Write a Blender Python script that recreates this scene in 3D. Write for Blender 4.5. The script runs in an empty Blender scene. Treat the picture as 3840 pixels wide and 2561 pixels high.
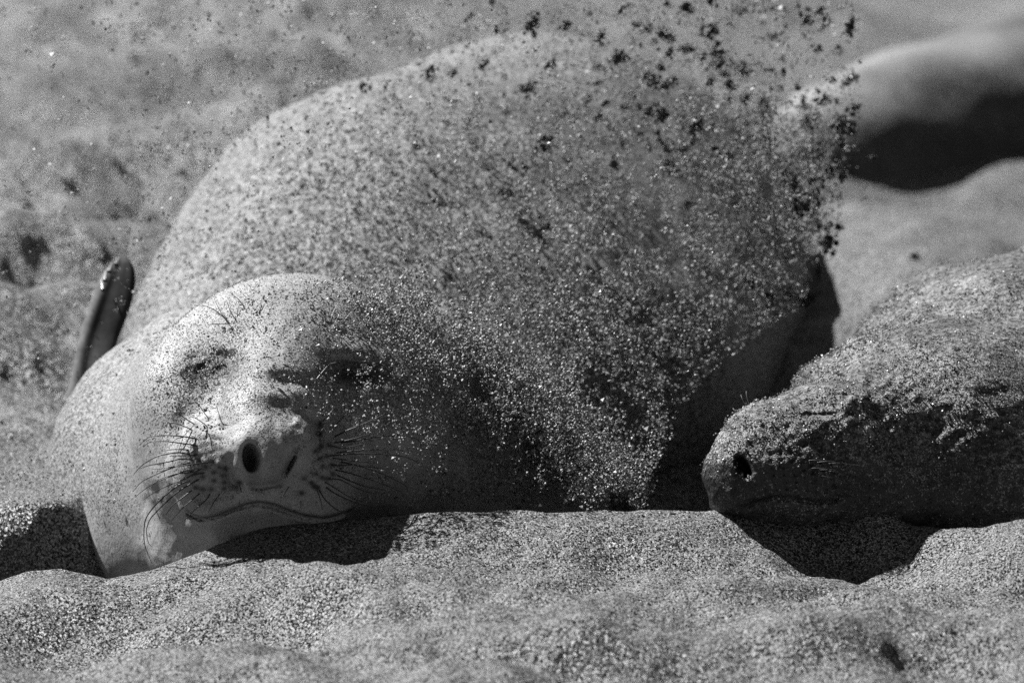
import bpy, math, random
import numpy as np

# ----------------------------------------------------------------- camera, world, sun
sc = bpy.context.scene
D = 9.0                       # metres from lens to the seal's head
K = 1.6 / 3840.0              # metres per photograph pixel at that distance
TILT = math.radians(8.0)
FOC = np.array((0.0, 0.0, 0.30))
RIGHT = np.array((1.0, 0.0, 0.0))
FWD = np.array((0.0, math.cos(TILT), -math.sin(TILT)))
UP = np.array((0.0, math.sin(TILT), math.cos(TILT)))
cam = bpy.data.cameras.new('camera')
camo = bpy.data.objects.new('camera', cam)
sc.collection.objects.link(camo)
camo.location = tuple(FOC - FWD * D)
camo.rotation_euler = (math.pi / 2 - TILT, 0, 0)
cam.sensor_width = 36.0
cam.lens = 36.0 * D / 1.6
cam.clip_start = 0.1
cam.clip_end = 2000.0
cam.dof.use_dof = True
cam.dof.focus_distance = D - 0.17
cam.dof.aperture_fstop = 3.3
sc.camera = camo

SUN_EL, SUN_AZ = math.radians(51), math.radians(-56)   # azimuth from +Y towards +X
SUN = np.array((math.cos(SUN_EL) * math.sin(SUN_AZ), math.cos(SUN_EL) * math.cos(SUN_AZ), math.sin(SUN_EL)))
w = bpy.data.worlds.new('World')
sc.world = w
w.use_nodes = True
nt = w.node_tree
bg = nt.nodes['Background']
sky = nt.nodes.new('ShaderNodeTexSky')
sky.sky_type = 'NISHITA'
sky.sun_disc = False
sky.sun_elevation = SUN_EL
sky.sun_rotation = SUN_AZ
sky.air_density = 0.45      # clean, dry sea air
sky.dust_density = 0.2
bw = nt.nodes.new('ShaderNodeSeparateColor')    # black and white film behind a red filter: blue sky goes dark
nt.links.new(sky.outputs[0], bw.inputs[0])
nt.links.new(bw.outputs[0], bg.inputs[0])
bg.inputs[1].default_value = 0.05
sl = bpy.data.lights.new('sun', 'SUN')
sl.energy = 5.0
sl.angle = math.radians(0.5)
sl.color = (1, 1, 1)
so = bpy.data.objects.new('sun', sl)
sc.collection.objects.link(so)
from mathutils import Vector
so.rotation_euler = Vector(tuple(SUN)).to_track_quat('Z', 'Y').to_euler()
so.location = (-6, 4, 8)
sc.view_settings.view_transform = 'Standard'
sc.view_settings.look = 'None'
sc.view_settings.exposure = 1.45
sc.view_settings.gamma = 1.0
sc.view_settings.use_curve_mapping = False
sc.cycles.use_denoising = False
sc.cycles.max_bounces = 4
sc.cycles.diffuse_bounces = 1
sc.cycles.glossy_bounces = 1

rng = np.random.default_rng(7)
random.seed(7)

# ----------------------------------------------------------------- helpers
def uv(px, py, wd):
    """camera-aligned metric coordinates of photo pixel (px, py) at depth wd behind the head plane"""
    s = K * (D + wd) / D
    return np.array(((px - 1920.0) * s, (1280.5 - py) * s, wd))

def to_world(p):
    p = np.asarray(p, float)
    return FOC + p[..., 0:1] * RIGHT + p[..., 1:2] * UP + p[..., 2:3] * FWD

def P(px, py, wd):
    return to_world(uv(px, py, wd))

def new_mesh(name, verts, faces, smooth=True):
    me = bpy.data.meshes.new(name)
    verts = np.asarray(verts, np.float32)
    faces = np.asarray(faces, np.int32)
    n = faces.shape[1]
    me.vertices.add(len(verts)); me.vertices.foreach_set('co', verts.ravel())
    me.loops.add(faces.size); me.loops.foreach_set('vertex_index', faces.ravel())
    me.polygons.add(len(faces))
    me.polygons.foreach_set('loop_start', np.arange(0, faces.size, n, dtype=np.int32))
    me.polygons.foreach_set('use_smooth', np.full(len(faces), smooth))
    me.update(calc_edges=True)
    return me

def link(name, me, mat=None, parent=None, **props):
    o = bpy.data.objects.new(name, me)
    sc.collection.objects.link(o)
    if mat is not None and me is not None and not me.materials:
        me.materials.append(mat)
    if parent is not None:
        o.parent = parent
    for k, v in props.items():
        o[k] = v
    return o

def attr(me, name, vals):
    a = me.attributes.new(name, 'FLOAT', 'POINT')
    a.data.foreach_set('value', np.asarray(vals, np.float32))

def hash3(ix, iy, iz, seed):
    h = (ix.astype(np.int64) * 374761393 + iy.astype(np.int64) * 668265263 + iz.astype(np.int64) * 2147483647 + seed * 974634777) & 0xFFFFFFFF
    h = ((h ^ (h >> 13)) * 1274126177) & 0xFFFFFFFF
    h = ((h ^ (h >> 16)) * 2246822519) & 0xFFFFFFFF
    return ((h ^ (h >> 15)) & 0xFFFFFF) / float(0xFFFFFF)

def noise2(x, y, seed=0):
    ix = np.floor(x); iy = np.floor(y)
    fx = x - ix; fy = y - iy
    fx = fx * fx * fx * (fx * (fx * 6 - 15) + 10); fy = fy * fy * fy * (fy * (fy * 6 - 15) + 10)
    z = np.zeros_like(ix)
    a = hash3(ix, iy, z, seed); b = hash3(ix + 1, iy, z, seed)
    c = hash3(ix, iy + 1, z, seed); d = hash3(ix + 1, iy + 1, z, seed)
    return (a * (1 - fx) + b * fx) * (1 - fy) + (c * (1 - fx) + d * fx) * fy - 0.5

def fbm2(x, y, seed=0, oct=4, g=0.5):
    r = 0; a = 1.0
    for i in range(oct):
        ca, sa = math.cos(0.6 + i), math.sin(0.6 + i)
        r = r + a * noise2((x * ca - y * sa) * 2 ** i, (x * sa + y * ca) * 2 ** i, seed + i)
        a *= g
    return r

def noise3(x, y, z, seed=0):
    ix = np.floor(x); iy = np.floor(y); iz = np.floor(z)
    fx = x - ix; fy = y - iy; fz = z - iz
    fx = fx * fx * (3 - 2 * fx); fy = fy * fy * (3 - 2 * fy); fz = fz * fz * (3 - 2 * fz)
    r = 0
    for dx in (0, 1):
        for dy in (0, 1):
            for dz in (0, 1):
                r = r + hash3(ix + dx, iy + dy, iz + dz, seed) * (fx if dx else 1 - fx) * (fy if dy else 1 - fy) * (fz if dz else 1 - fz)
    return r - 0.5

def sstep(a, b, x):
    t = np.clip((x - a) / (b - a), 0, 1)
    return t * t * (3 - 2 * t)

# ----------------------------------------------------------------- materials
class NB:
    def __init__(self, name):
        self.m = bpy.data.materials.new(name); self.m.use_nodes = True
        self.t = self.m.node_tree
        self.b = self.t.nodes['Principled BSDF']
    def n(self, typ, **kw):
        o = self.t.nodes.new(typ)
        for k, v in kw.items(): setattr(o, k, v)
        return o
    def l(self, a, b): self.t.links.new(a, b)
    def math(self, op, a, b=None, c=None, clamp=False):
        o = self.n('ShaderNodeMath', operation=op, use_clamp=clamp)
        for i, v in enumerate((a, b, c)):
            if v is None: continue
            if isinstance(v, (int, float)): o.inputs[i].default_value = v
            else: self.l(v, o.inputs[i])
        return o.outputs[0]
    def vmath(self, op, a, b=None, scale=None):
        o = self.n('ShaderNodeVectorMath', operation=op)
        for i, v in enumerate((a, b)):
            if v is None: continue
            if isinstance(v, tuple): o.inputs[i].default_value = v
            else: self.l(v, o.inputs[i])
        if scale is not None:
            if isinstance(scale, (int, float)): o.inputs['Scale'].default_value = scale
            else: self.l(scale, o.inputs['Scale'])
        return o.outputs[0]
    def noise(self, vec, scale, detail=2.0, rough=0.5):
        o = self.n('ShaderNodeTexNoise')
        o.inputs['Scale'].default_value = scale; o.inputs['Detail'].default_value = detail; o.inputs['Roughness'].default_value = rough
        if vec is not None: self.l(vec, o.inputs['Vector'])
        return o.outputs[0]
    def voro(self, vec, scale):
        o = self.n('ShaderNodeTexVoronoi')
        o.inputs['Scale'].default_value = scale
        self.l(vec, o.inputs['Vector'])
        return o.outputs['Distance'], o.outputs['Color']
    def ramp(self, v, a, b, x0, x1):
        o = self.n('ShaderNodeMapRange')
        o.inputs[1].default_value = a; o.inputs[2].default_value = b; o.inputs[3].default_value = x0; o.inputs[4].default_value = x1
        self.l(v, o.inputs[0])
        return o.outputs[0]
    def mix(self, f, a, b):
        o = self.n('ShaderNodeMix', data_type='FLOAT')
        for s, v in ((0, f), (2, a), (3, b)):
            if isinstance(v, (int, float)): o.inputs[s].default_value = v
            else: self.l(v, o.inputs[s])
        return o.outputs[0]
    def grey(self, v):
        c = self.n('ShaderNodeCombineColor')
        for i in range(3): self.l(v, c.inputs[i])
        return c.outputs[0]
    def attr(self, name):
        a = self.n('ShaderNodeAttribute'); a.attribute_name = name
        return a.outputs['Fac']

def grain_nodes(nb, pos, size, jitter):
    """sand grains: a random brightness and a random facet tilt for each grain"""
    dist, col = nb.voro(pos, 1.0 / size)
    sep = nb.n('ShaderNodeSeparateColor'); nb.l(col, sep.inputs[0])
    tilt = nb.vmath('SUBTRACT', col, (0.5, 0.5, 0.5))
    tilt = nb.vmath('SCALE', tilt, scale=jitter)
    return dist, sep.outputs[0], tilt

def mat_sand(name, lo=0.015, hi=0.40, size=0.0022, jitter=2.2):
    nb = NB(name)
    g = nb.n('ShaderNodeNewGeometry')
    pos = g.outputs['Position']
    dist, r, tilt = grain_nodes(nb, pos, size, jitter)
    patch = nb.noise(pos, 9.0, 4.0, 0.6)
    v = nb.math('POWER', r, 1.9)
    v = nb.ramp(v, 0, 1, lo, hi)
    v = nb.math('MULTIPLY', v, nb.ramp(patch, 0.3, 0.7, 0.82, 1.15))
    nb.l(nb.grey(v), nb.b.inputs['Base Color'])
    bump = nb.n('ShaderNodeBump'); bump.inputs['Strength'].default_value = 0.8; bump.inputs['Distance'].default_value = 0.008
    nb.l(nb.noise(pos, 140.0, 3.0, 0.65), bump.inputs['Height'])
    nrm = nb.vmath('NORMALIZE', nb.vmath('ADD', bump.outputs[0], tilt))
    nb.l(nrm, nb.b.inputs['Normal'])
    nb.b.inputs['Roughness'].default_value = 0.46
    nb.b.inputs['Specular IOR Level'].default_value = 0.4
    return nb.m

def mat_hide(name, lo, hi, sand_gain=1.0):
    """short pale fur, dusted with sand where the 'sand' attribute says, stained where 'dark' says"""
    nb = NB(name)
    g = nb.n('ShaderNodeNewGeometry')
    pos = g.outputs['Position']
    tc = nb.n('ShaderNodeTexCoord')
    fur = nb.noise(nb.vmath('MULTIPLY', pos, (1, 1, 0.35)), 420.0, 3.0, 0.7)
    mott = nb.noise(pos, 28.0, 5.0, 0.6)
    big = nb.noise(pos, 6.0, 3.0, 0.5)
    hide = nb.ramp(mott, 0.3, 0.7, lo, hi)
    hide = nb.math('MULTIPLY', hide, nb.ramp(fur, 0.25, 0.75, 0.72, 1.22))
    hide = nb.math('MULTIPLY', hide, nb.ramp(big, 0.3, 0.7, 0.88, 1.1))
    dark = nb.attr('dark')
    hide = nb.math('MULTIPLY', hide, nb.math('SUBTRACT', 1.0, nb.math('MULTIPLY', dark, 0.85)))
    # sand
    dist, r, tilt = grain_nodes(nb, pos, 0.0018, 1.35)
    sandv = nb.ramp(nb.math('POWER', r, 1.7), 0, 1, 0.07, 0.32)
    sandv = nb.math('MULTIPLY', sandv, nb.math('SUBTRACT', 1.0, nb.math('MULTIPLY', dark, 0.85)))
    lump = nb.noise(pos, 105.0, 3.0, 0.65)
    lamp = nb.ramp(lump, 0.40, 0.60, 0.22, 1.45)
    sandv = nb.math('MULTIPLY', sandv, nb.mix(nb.attr('caked'), 1.0, lamp))
    d2, c2 = nb.voro(pos, 1.0 / 0.0018)
    sep = nb.n('ShaderNodeSeparateColor'); nb.l(c2, sep.inputs[0])
    patch = nb.noise(pos, 45.0, 4.0, 0.65)
    cov = nb.math('ADD', nb.attr('sand'), nb.ramp(patch, 0.3, 0.7, -0.22, 0.22))
    mask = nb.math('LESS_THAN', sep.outputs[2], cov)
    v = nb.mix(mask, hide, sandv)
    nb.l(nb.grey(v), nb.b.inputs['Base Color'])
    bump = nb.n('ShaderNodeBump'); bump.inputs['Strength'].default_value = 0.35; bump.inputs['Distance'].default_value = 0.003
    nb.l(nb.math('ADD', fur, nb.math('MULTIPLY', nb.math('MULTIPLY', lump, nb.attr('caked')), 8.0)), bump.inputs['Height'])
    nrm = nb.vmath('NORMALIZE', nb.vmath('ADD', bump.outputs[0], nb.vmath('SCALE', tilt, scale=nb.math('MULTIPLY', mask, nb.mix(nb.attr('caked'), 0.6, 1.0)))))
    nb.l(nrm, nb.b.inputs['Normal'])
    nb.b.inputs['Roughness'].default_value = 0.55
    nb.b.inputs['Specular IOR Level'].default_value = 0.3
    return nb.m

def mat_plain(name, v, rough=0.6, island=0.0, spec=0.4):
    nb = NB(name)
    if island:
        g = nb.n('ShaderNodeNewGeometry')
        x = nb.ramp(g.outputs['Random Per Island'], 0, 1, v * (1 - island), v * (1 + island))
        nb.l(nb.grey(x), nb.b.inputs['Base Color'])
    else:
        nb.b.inputs['Base Color'].default_value = (v, v, v, 1)
    nb.b.inputs['Roughness'].default_value = rough
    nb.b.inputs['Specular IOR Level'].default_value = spec
    return nb.m

M_SAND = mat_sand('beach_sand')
M_HIDE = mat_hide('pale_hide', 0.21, 0.30)
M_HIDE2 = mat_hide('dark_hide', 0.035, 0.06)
M_HIDE3 = mat_hide('far_hide', 0.22, 0.32)
M_CLOD = mat_sand('damp_sand', 0.015, 0.08, 0.003, 1.0)
M_GRAIN = mat_plain('loose_grain', 0.18, 0.55, 0.8)
M_WHISK = mat_plain('whisker_keratin', 0.025, 0.45, 0, 0.3)
M_BROWHAIR = mat_plain('pale_hair', 0.17, 0.35)
M_CLAW = mat_plain('claw_keratin', 0.15, 0.3)
M_NOSTRIL = mat_plain('nostril_skin', 0.02, 0.4)

# ----------------------------------------------------------------- the ground
CREST = [(-900, 2230), (-300, 2200), (0, 2180), (100, 2140), (230, 2130), (330, 2158), (400, 2182), (450, 2165), (550, 2140),
         (700, 2090), (820, 2040), (950, 1992), (1150, 1962), (1400, 1940), (1700, 1928), (2000, 1922), (2300, 1915),
         (2500, 1912), (2690, 1906), (2800, 1922), (3000, 1930), (3190, 1932), (3240, 1908), (3285, 1903), (3330, 1922), (3400, 1958),
         (3550, 1980), (3700, 1972), (3740, 1962), (3840, 1955), (4300, 1960), (5000, 2000)]
WC = -0.235                                              # depth of the foreground crest
CW = lambda a: float(np.interp(a, [1900, 2750, 3350, 3850], [WC, -0.16, -0.17, -0.32]))
_cx = np.array([P(a, b, CW(a))[0] for a, b in CREST])
_cy = np.array([P(a, b, CW(a))[1] for a, b in CREST])
_cz = np.array([P(a, b, CW(a))[2] for a, b in CREST])
_cys = np.array([np.average(_cy, weights=np.exp(-((_cx - c) / 0.10) ** 2) * np.gradient(_cx)) for c in _cx])
_czs = np.array([np.average(_cz, weights=np.exp(-((_cx - c) / 0.22) ** 2) * np.gradient(_cx)) for c in _cx])

def base_slope(x, y):
    return 0.02 + 0.105 * np.maximum(y - 0.9, 0) - 0.09 * np.maximum(y - 6.0, 0)

def gb(x, y, cx, cy, sx, sy, h, rot=0.0):
    c, s = math.cos(rot), math.sin(rot)
    dx, dy = x - cx, y - cy
    return h * np.exp(-(((dx * c + dy * s) / sx) ** 2 + ((-dx * s + dy * c) / sy) ** 2))

RIDGES = []
GBF = []      # the same, only in front of the crest
GB = []        # hand-placed mounds and hollows: filled below once pixels can be dropped on the ground

def ground_raw(x, y):
    x = np.asarray(x, float); y = np.asarray(y, float)
    crest = np.interp(x, _cx, _cz)
    yc = np.interp(x, _cx, _cys)
    # in front of the crest
    d = yc - y
    crs = np.interp(x, _cx, _czs)
    front = crest + (crs - crest) * sstep(0.02, 0.22, d) - 0.070 * sstep(-0.03, 0.28, d) + 0.030 * sstep(0.24, 0.44, d) - 0.04 * sstep(0.42, 0.65, d) - 0.035 * np.maximum(d, 0) + 0.0012
    front = front * (1 - sstep(0.35, 1.4, d)) + (-0.075 - 0.045 * np.maximum(d, 0)) * sstep(0.35, 1.4, d)
    front = np.maximum(front, -0.6)
    # behind the crest: a hollow the seals lie in, then the beach climbing away
    b = y - yc
    hollow = crest - 0.16 * sstep(0.0, 0.14, b)
    back = base_slope(x, y)
    t = sstep(0.25, 0.75, b)
    behind = hollow * (1 - t) + back * t
    # a ledge of sand beside the big seal's chest, on the left
    led = 0.02 + 0.06 * np.maximum(b - 0.42, 0) - 0.18 * (1 - sstep(0.26, 0.43, b + 0.10 * noise2(x * 9, y * 9, 5) + 0.05 * noise2(x * 25, y * 25, 6)))
    tl = sstep(-0.60, -0.70, x) * sstep(0.04, 0.16, b) * (1 - sstep(0.8, 1.3, b))
    behind = behind * (1 - tl) + led * tl
    z = np.where(d > 0, front, behind)
    near = sstep(-0.35, -0.02, d)                        # 1 on the near side
    far = 1 - near
    z = z + near * (0.095 * fbm2(x * 3.1 + 5, y * 4.2, 11, 3) * sstep(0.06, 0.35, d) + 0.024 * fbm2(x * 9, y * 13, 14, 2) * sstep(0.0, 0.25, d) + 0.007 * fbm2(x * 14, y * 14, 17, 2) + 0.0022 * fbm2(x * 45, y * 45, 18, 2) + 0.008 * fbm2(x * 22, y * 34, 21, 3) * sstep(0.0, 0.16, d) * (0.4 + 0.5 * sstep(0.0, 0.5, x)) + 0.0035 * fbm2(x * 60, y * 60, 24, 2) * sstep(-0.02, 0.15, d))
    rel = np.clip(0.25 + 0.75 * sstep(0.5, -0.3, x), 0, 1)
    rough = 0.10 * fbm2(x * 2.0, y * 2.0, 31, 3) + 0.05 * rel * fbm2(x * 3.2 + y, y * 7.5, 41, 3, 0.5) + 0.020 * rel * fbm2(x * 12 + 4 * y, y * 20, 51, 3, 0.6)
    for g in RIDGES:
        z = z + 1.15 * gb(x, y, *g)
    z = z + far * rough * sstep(0.05, 0.4, b) * (1 - 0.7 * sstep(-0.6, -0.7, x) * (1 - sstep(0.5, 1.0, b)))
    for g in GB:
        z = z + gb(x, y, *g)
    fm = sstep(0.01, 0.11, d)
    for g in GBF:
        z = z + fm * gb(x, y, *g)
    return z

def drop(px, py, y0=-1.5, y1=14.0):
    """where the ray through a photo pixel meets the ground"""
    o = np.asarray(FOC - FWD * D); d = P(px, py, 0) - o
    ys = np.linspace(y0, y1, 1600)
    t = (ys - o[1]) / d[1]
    xs = o[0] + t * d[0]; zs = o[2] + t * d[2]
    hit = np.nonzero(zs <= ground_raw(xs, ys))[0]
    i = hit[0] if len(hit) else -1
    return xs[i], ys[i], zs[i]

def mound(px, py, sx, sy, h, rot=0.0, y0=-1.5):
    x, y, z = drop(px, py, y0)
    GBF.append((x, y, sx, sy, h, rot))

# foreground undulations
mound(2250, 2440, 0.09, 0.055, 0.045)
mound(2980, 2400, 0.20, 0.07, 0.036, 0.15)
mound(1150, 2290, 0.26, 0.08, 0.040, -0.2)
mound(250, 2330, 0.16, 0.09, 0.042, 0.3)
mound(480, 2290, 0.10, 0.05, -0.02, 0.4)
mound(3230, 2070, 0.30, 0.13, -0.042, 0.0)
mound(3760, 2080, 0.12, 0.10, 0.03, 0.0)
mound(2600, 2080, 0.22, 0.06, 0.018, -0.3)
# ledge behind the near crest on the left
# ridges of trampled sand on the left, behind
RIDGES.append((-1.05, 1.15, 0.55, 0.18, 0.13, 0.25))
RIDGES.append((-0.95, 1.75, 0.60, 0.17, 0.15, 0.25))
RIDGES.append((-0.6, 2.6, 0.8, 0.22, 0.17, 0.2))
RIDGES.append((-0.9, 3.5, 0.9, 0.25, 0.16, 0.22))
RIDGES.append((-0.4, 4.5, 0.9, 0.28, 0.16, 0.15))
RIDGES.append((1.75, 5.3, 0.7, 0.16, 0.16, -0.1))
# hollow in the shade between the two seals
_h = P(2620, 1880, 0.35)
GB.append((_h[0], _h[1], 0.22, 0.22, -0.14, 0.0))
GB.append((0.82, 1.55, 0.30, 0.45, 0.15, 0.0))
# light bank on the right, behind the second seal
GB.append((1.05, 2.25, 0.8, 0.35, 0.07, 0.1))
GB.append((1.3, 3.25, 0.9, 0.42, -0.24, 0.1))

def axis(parts):
    out = [parts[0][0]]
    for a, b, h in parts:
        n = max(1, int(round((b - a) / h)))
        out += list(np.linspace(a, b, n + 1)[1:])
    return np.array(out)

def geo(a, b, h0, g=1.35):
    out = []; x = 0; h = h0
    while a + x < b:
        h *= g; x += h; out.append(min(a + x, b))
    return np.array(out)

gx = axis([(-1.5, -0.95, 0.014), (-0.95, 0.95, 0.0055), (0.95, 1.5, 0.014)])
ext = geo(1.5, 260, 0.03)
gx = np.concatenate((-ext[::-1], gx, ext))
gy = axis([(-1.6, -1.2, 0.02), (-1.2, -0.15, 0.0055), (-0.15, 1.2, 0.010), (1.2, 6.5, 0.02)])
gy = np.concatenate((-(geo(1.6, 60, 0.04))[::-1], gy, geo(6.5, 260, 0.04)))
X, Y = np.meshgrid(gx, gy)
Z = ground_raw(X, Y)
nx, ny = len(gx), len(gy)
idx = np.arange(nx * ny).reshape(ny, nx)
gf = np.stack((idx[:-1, :-1], idx[:-1, 1:], idx[1:, 1:], idx[1:, :-1]), -1).reshape(-1, 4)
gm = new_mesh('ground', np.stack((X, Y, Z), -1).reshape(-1, 3), gf)
link('ground', gm, M_SAND, kind='structure')

# ----------------------------------------------------------------- implicit bodies
class Field:
    def __init__(self, us, vs, ws):
        self.ax = (us.astype(np.float32), vs.astype(np.float32), ws.astype(np.float32))
        self.F = np.full((len(us), len(vs), len(ws)), 10.0, np.float32)
    def block(self, c, ext):
        sl = []
        for a, ci, e in zip(self.ax, c, ext):
            i0 = max(0, np.searchsorted(a, ci - e)); i1 = min(len(a), np.searchsorted(a, ci + e))
            sl.append(slice(int(i0), int(max(i1, i0))))
        return tuple(sl)
    def ell_d(self, sl, c, r, yaw=0.0, roll=0.0, pitch=0.0):
        u = self.ax[0][sl[0]][:, None, None] - np.float32(c[0])
        v = self.ax[1][sl[1]][None, :, None] - np.float32(c[1])
        q = self.ax[2][sl[2]][None, None, :] - np.float32(c[2])
        if roll:
            cr, sr = np.float32(math.cos(roll)), np.float32(math.sin(roll)); u, v = u * cr + v * sr, -u * sr + v * cr
        if yaw:
            cr, sr = np.float32(math.cos(yaw)), np.float32(math.sin(yaw)); u, q = u * cr + q * sr, -u * sr + q * cr
        if pitch:
            cr, sr = np.float32(math.cos(pitch)), np.float32(math.sin(pitch)); v, q = v * cr + q * sr, -v * sr + q * cr
        r = [np.float32(x) for x in r]
        k0 = np.sqrt((u / r[0]) ** 2 + (v / r[1]) ** 2 + (q / r[2]) ** 2)
        k1 = np.sqrt((u / r[0] ** 2) ** 2 + (v / r[1] ** 2) ** 2 + (q / r[2] ** 2) ** 2)
        return k0 * (k0 - 1) / np.maximum(k1, 1e-4)
    def add(self, px, py, wd, r, k=0.05, full=False, **rot):
        c = uv(px, py, wd)
        m = max(r) + 3 * k + 0.02
        sl = (slice(None),) * 3 if full else self.block(c, (m, m, m))
        d = self.ell_d(sl, c, r, **rot).astype(np.float32)
        a = self.F[sl]
        h = np.clip(0.5 + 0.5 * (a - d) / k, 0, 1)
        self.F[sl] = a + (d - a) * h - k * h * (1 - h)
    def sub(self, px, py, wd, r, k=0.01, **rot):
        c = uv(px, py, wd)
        m = max(r) + 3 * k + 0.01
        sl = self.block(c, (m, m, m))
        d = -self.ell_d(sl, c, r, **rot).astype(np.float32)
        a = self.F[sl]
        h = np.clip(0.5 - 0.5 * (a - d) / k, 0, 1)
        self.F[sl] = a + (d - a) * h + k * h * (1 - h)
    def cone(self, pts, k=0.05):
        """a chain of (px, py, w, radius) blended as overlapping balls"""
        for (a, b) in zip(pts[:-1], pts[1:]):
            n = 3
            for i in range(n + 1):
                t = i / n
                q = [a[j] * (1 - t) + b[j] * t for j in range(4)]
                self.add(q[0], q[1], q[2], (q[3],) * 3, k)
    def front(self):
        """depth of the first surface seen along each (u, v) column"""
        ins = self.F < 0
        has = ins.any(2)
        i = np.argmax(ins, 2)
        return np.where(has, self.ax[2][i], np.nan)
    def surface(self):
        F = self.F
        s = F < 0
        nu, nv, nw = F.shape
        cnt = np.zeros((nu - 1, nv - 1, nw - 1), np.int8)
        for i in (0, 1):
            for j in (0, 1):
                for l in (0, 1):
                    cnt += s[i:nu - 1 + i, j:nv - 1 + j, l:nw - 1 + l]
        act = (cnt > 0) & (cnt < 8)
        ci = np.argwhere(act)
        vid = np.full(act.shape, -1, np.int32)
        vid[act] = np.arange(len(ci))
        acc = np.zeros((len(ci), 3)); num = np.zeros(len(ci))
        corners = [(i, j, l) for i in (0, 1) for j in (0, 1) for l in (0, 1)]
        val = {}
        for c in corners:
            val[c] = F[ci[:, 0] + c[0], ci[:, 1] + c[1], ci[:, 2] + c[2]].astype(np.float64)
        def pos(c):
            return np.stack([self.ax[k][ci[:, k] + c[k]] for k in range(3)], 1).astype(np.float64)
        pc = {c: pos(c) for c in corners}
        for c in corners:
            for k in range(3):
                if c[k] == 0:
                    e = list(c); e[k] = 1; e = tuple(e)
                    a, b = val[c], val[e]
                    m = (a < 0) != (b < 0)
                    t = np.where(m, a / np.where(a == b, 1, a - b), 0)
                    acc[m] += (pc[c] + (pc[e] - pc[c]) * t[:, None])[m]
                    num += m
        V = acc / num[:, None]
        faces = []
        sh = act.shape
        for k in range(3):
            i1, i2 = [(1, 2), (2, 0), (0, 1)][k]
            sl0 = [slice(None)] * 3; sl1 = [slice(None)] * 3
            sl0[k] = slice(0, -1); sl1[k] = slice(1, None)
            a = s[tuple(sl0)]; b = s[tuple(sl1)]
            e = np.argwhere(a != b)
            ok = (e[:, i1] > 0) & (e[:, i2] > 0) & (e[:, i1] < F.shape[i1] - 1) & (e[:, i2] < F.shape[i2] - 1)
            e = e[ok]
            flip = a[tuple(e.T)]
            q = []
            for (d1, d2) in ((-1, -1), (0, -1), (0, 0), (-1, 0)):
                cc = e.copy(); cc[:, i1] += d1; cc[:, i2] += d2
                q.append(vid[tuple(cc.T)])
            q = np.stack(q, 1)
            q[flip] = q[flip][:, ::-1]
            faces.append(q)
        return V, np.concatenate(faces)

def smooth_axis(lo, f0, f1, hi, h, hmax, g=1.12):
    mid = np.arange(f0, f1, h)
    def run(a, b):
        out = []; x = 0; s = h
        while x < b - a:
            s = min(s * g, hmax); x += s; out.append(x)
        return np.array(out)
    L = f0 - run(lo, f0)[::-1] if f0 > lo else np.array([])
    R = mid[-1] + run(mid[-1], hi)
    return np.concatenate((L, mid, R))

def seg_dist(A, B, pts):
    """distance from each (A, B) to a polyline, and arc parameter 0..1"""
    best = np.full(A.shape, 1e9); par = np.zeros(A.shape)
    pts = np.asarray(pts, float)
    n = len(pts) - 1
    for i in range(n):
        p, q = pts[i], pts[i + 1]
        d = q - p; L = (d ** 2).sum()
        t = np.clip(((A - p[0]) * d[0] + (B - p[1]) * d[1]) / L, 0, 1)
        dd = np.hypot(A - p[0] - t * d[0], B - p[1] - t * d[1])
        m = dd < best
        best = np.where(m, dd, best); par = np.where(m, (i + t) / n, par)
    return best, par

def taper(t, e=0.2):
    return sstep(0, e, t) * sstep(1, 1 - e, t)

# ----------------------------------------------------------------- the big seal
HS = 0.0031
us = smooth_axis(-1.0, uv(560, 0, 0)[0], uv(1660, 0, 0)[0], 1.0, HS, 0.016)
vs = smooth_axis(-0.62, uv(0, 2090, 0)[1], uv(0, 1010, 0)[1], 0.95, HS, 0.016)
ws = smooth_axis(-0.36, -0.345, 0.10, 3.4, HS, 0.03)
S1 = Field(us, vs, ws)
# trunk receding up the beach
S1.add(2200, 1080, 2.7, (0.40, 0.36, 0.6), 0.1, full=True)
S1.add(2010, 1090, 1.85, (0.50, 0.485, 0.75), 0.15, full=True)
S1.add(1560, 1270, 1.25, (0.48, 0.47, 0.60), 0.15, full=True)
S1.add(1900, 1500, 1.10, (0.44, 0.40, 0.55), 0.12, full=True)
S1.add(2270, 1400, 1.55, (0.37, 0.38, 0.55), 0.12, full=True)
S1.add(1270, 1560, 0.95, (0.39, 0.36, 0.42), 0.12)
S1.add(990, 1840, 0.46, (0.365, 0.32, 0.33), 0.08)
S1.add(1480, 1790, 0.50, (0.33, 0.24, 0.30), 0.08)
# head
S1.add(1105, 1478, 0.08, (0.218, 0.190, 0.22), 0.04)
S1.add(1540, 1760, 0.22, (0.20, 0.20, 0.22), 0.10)
S1.add(735, 1650, 0.03, (0.085, 0.16, 0.15), 0.07)
S1.add(720, 1960, 0.24, (0.17, 0.20, 0.20), 0.08)
S1.add(1420, 1670, 0.03, (0.105, 0.14, 0.15), 0.08)
S1.add(960, 2070, 0.02, (0.15, 0.09, 0.17), 0.10)
S1.add(800, 1530, -0.03, (0.10, 0.085, 0.10), 0.06)
S1.add(1320, 1570, -0.03, (0.11, 0.085, 0.11), 0.06)
S1.add(700, 1610, -0.015, (0.07, 0.09, 0.09), 0.06)
S1.add(680, 1720, 0.19, (0.10, 0.20, 0.15), 0.08)
S1.cone([(1420, 1440, 0.30, 0.11), (1650, 1580, 0.33, 0.125), (1950, 1800, 0.37, 0.125)], 0.09)
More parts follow.
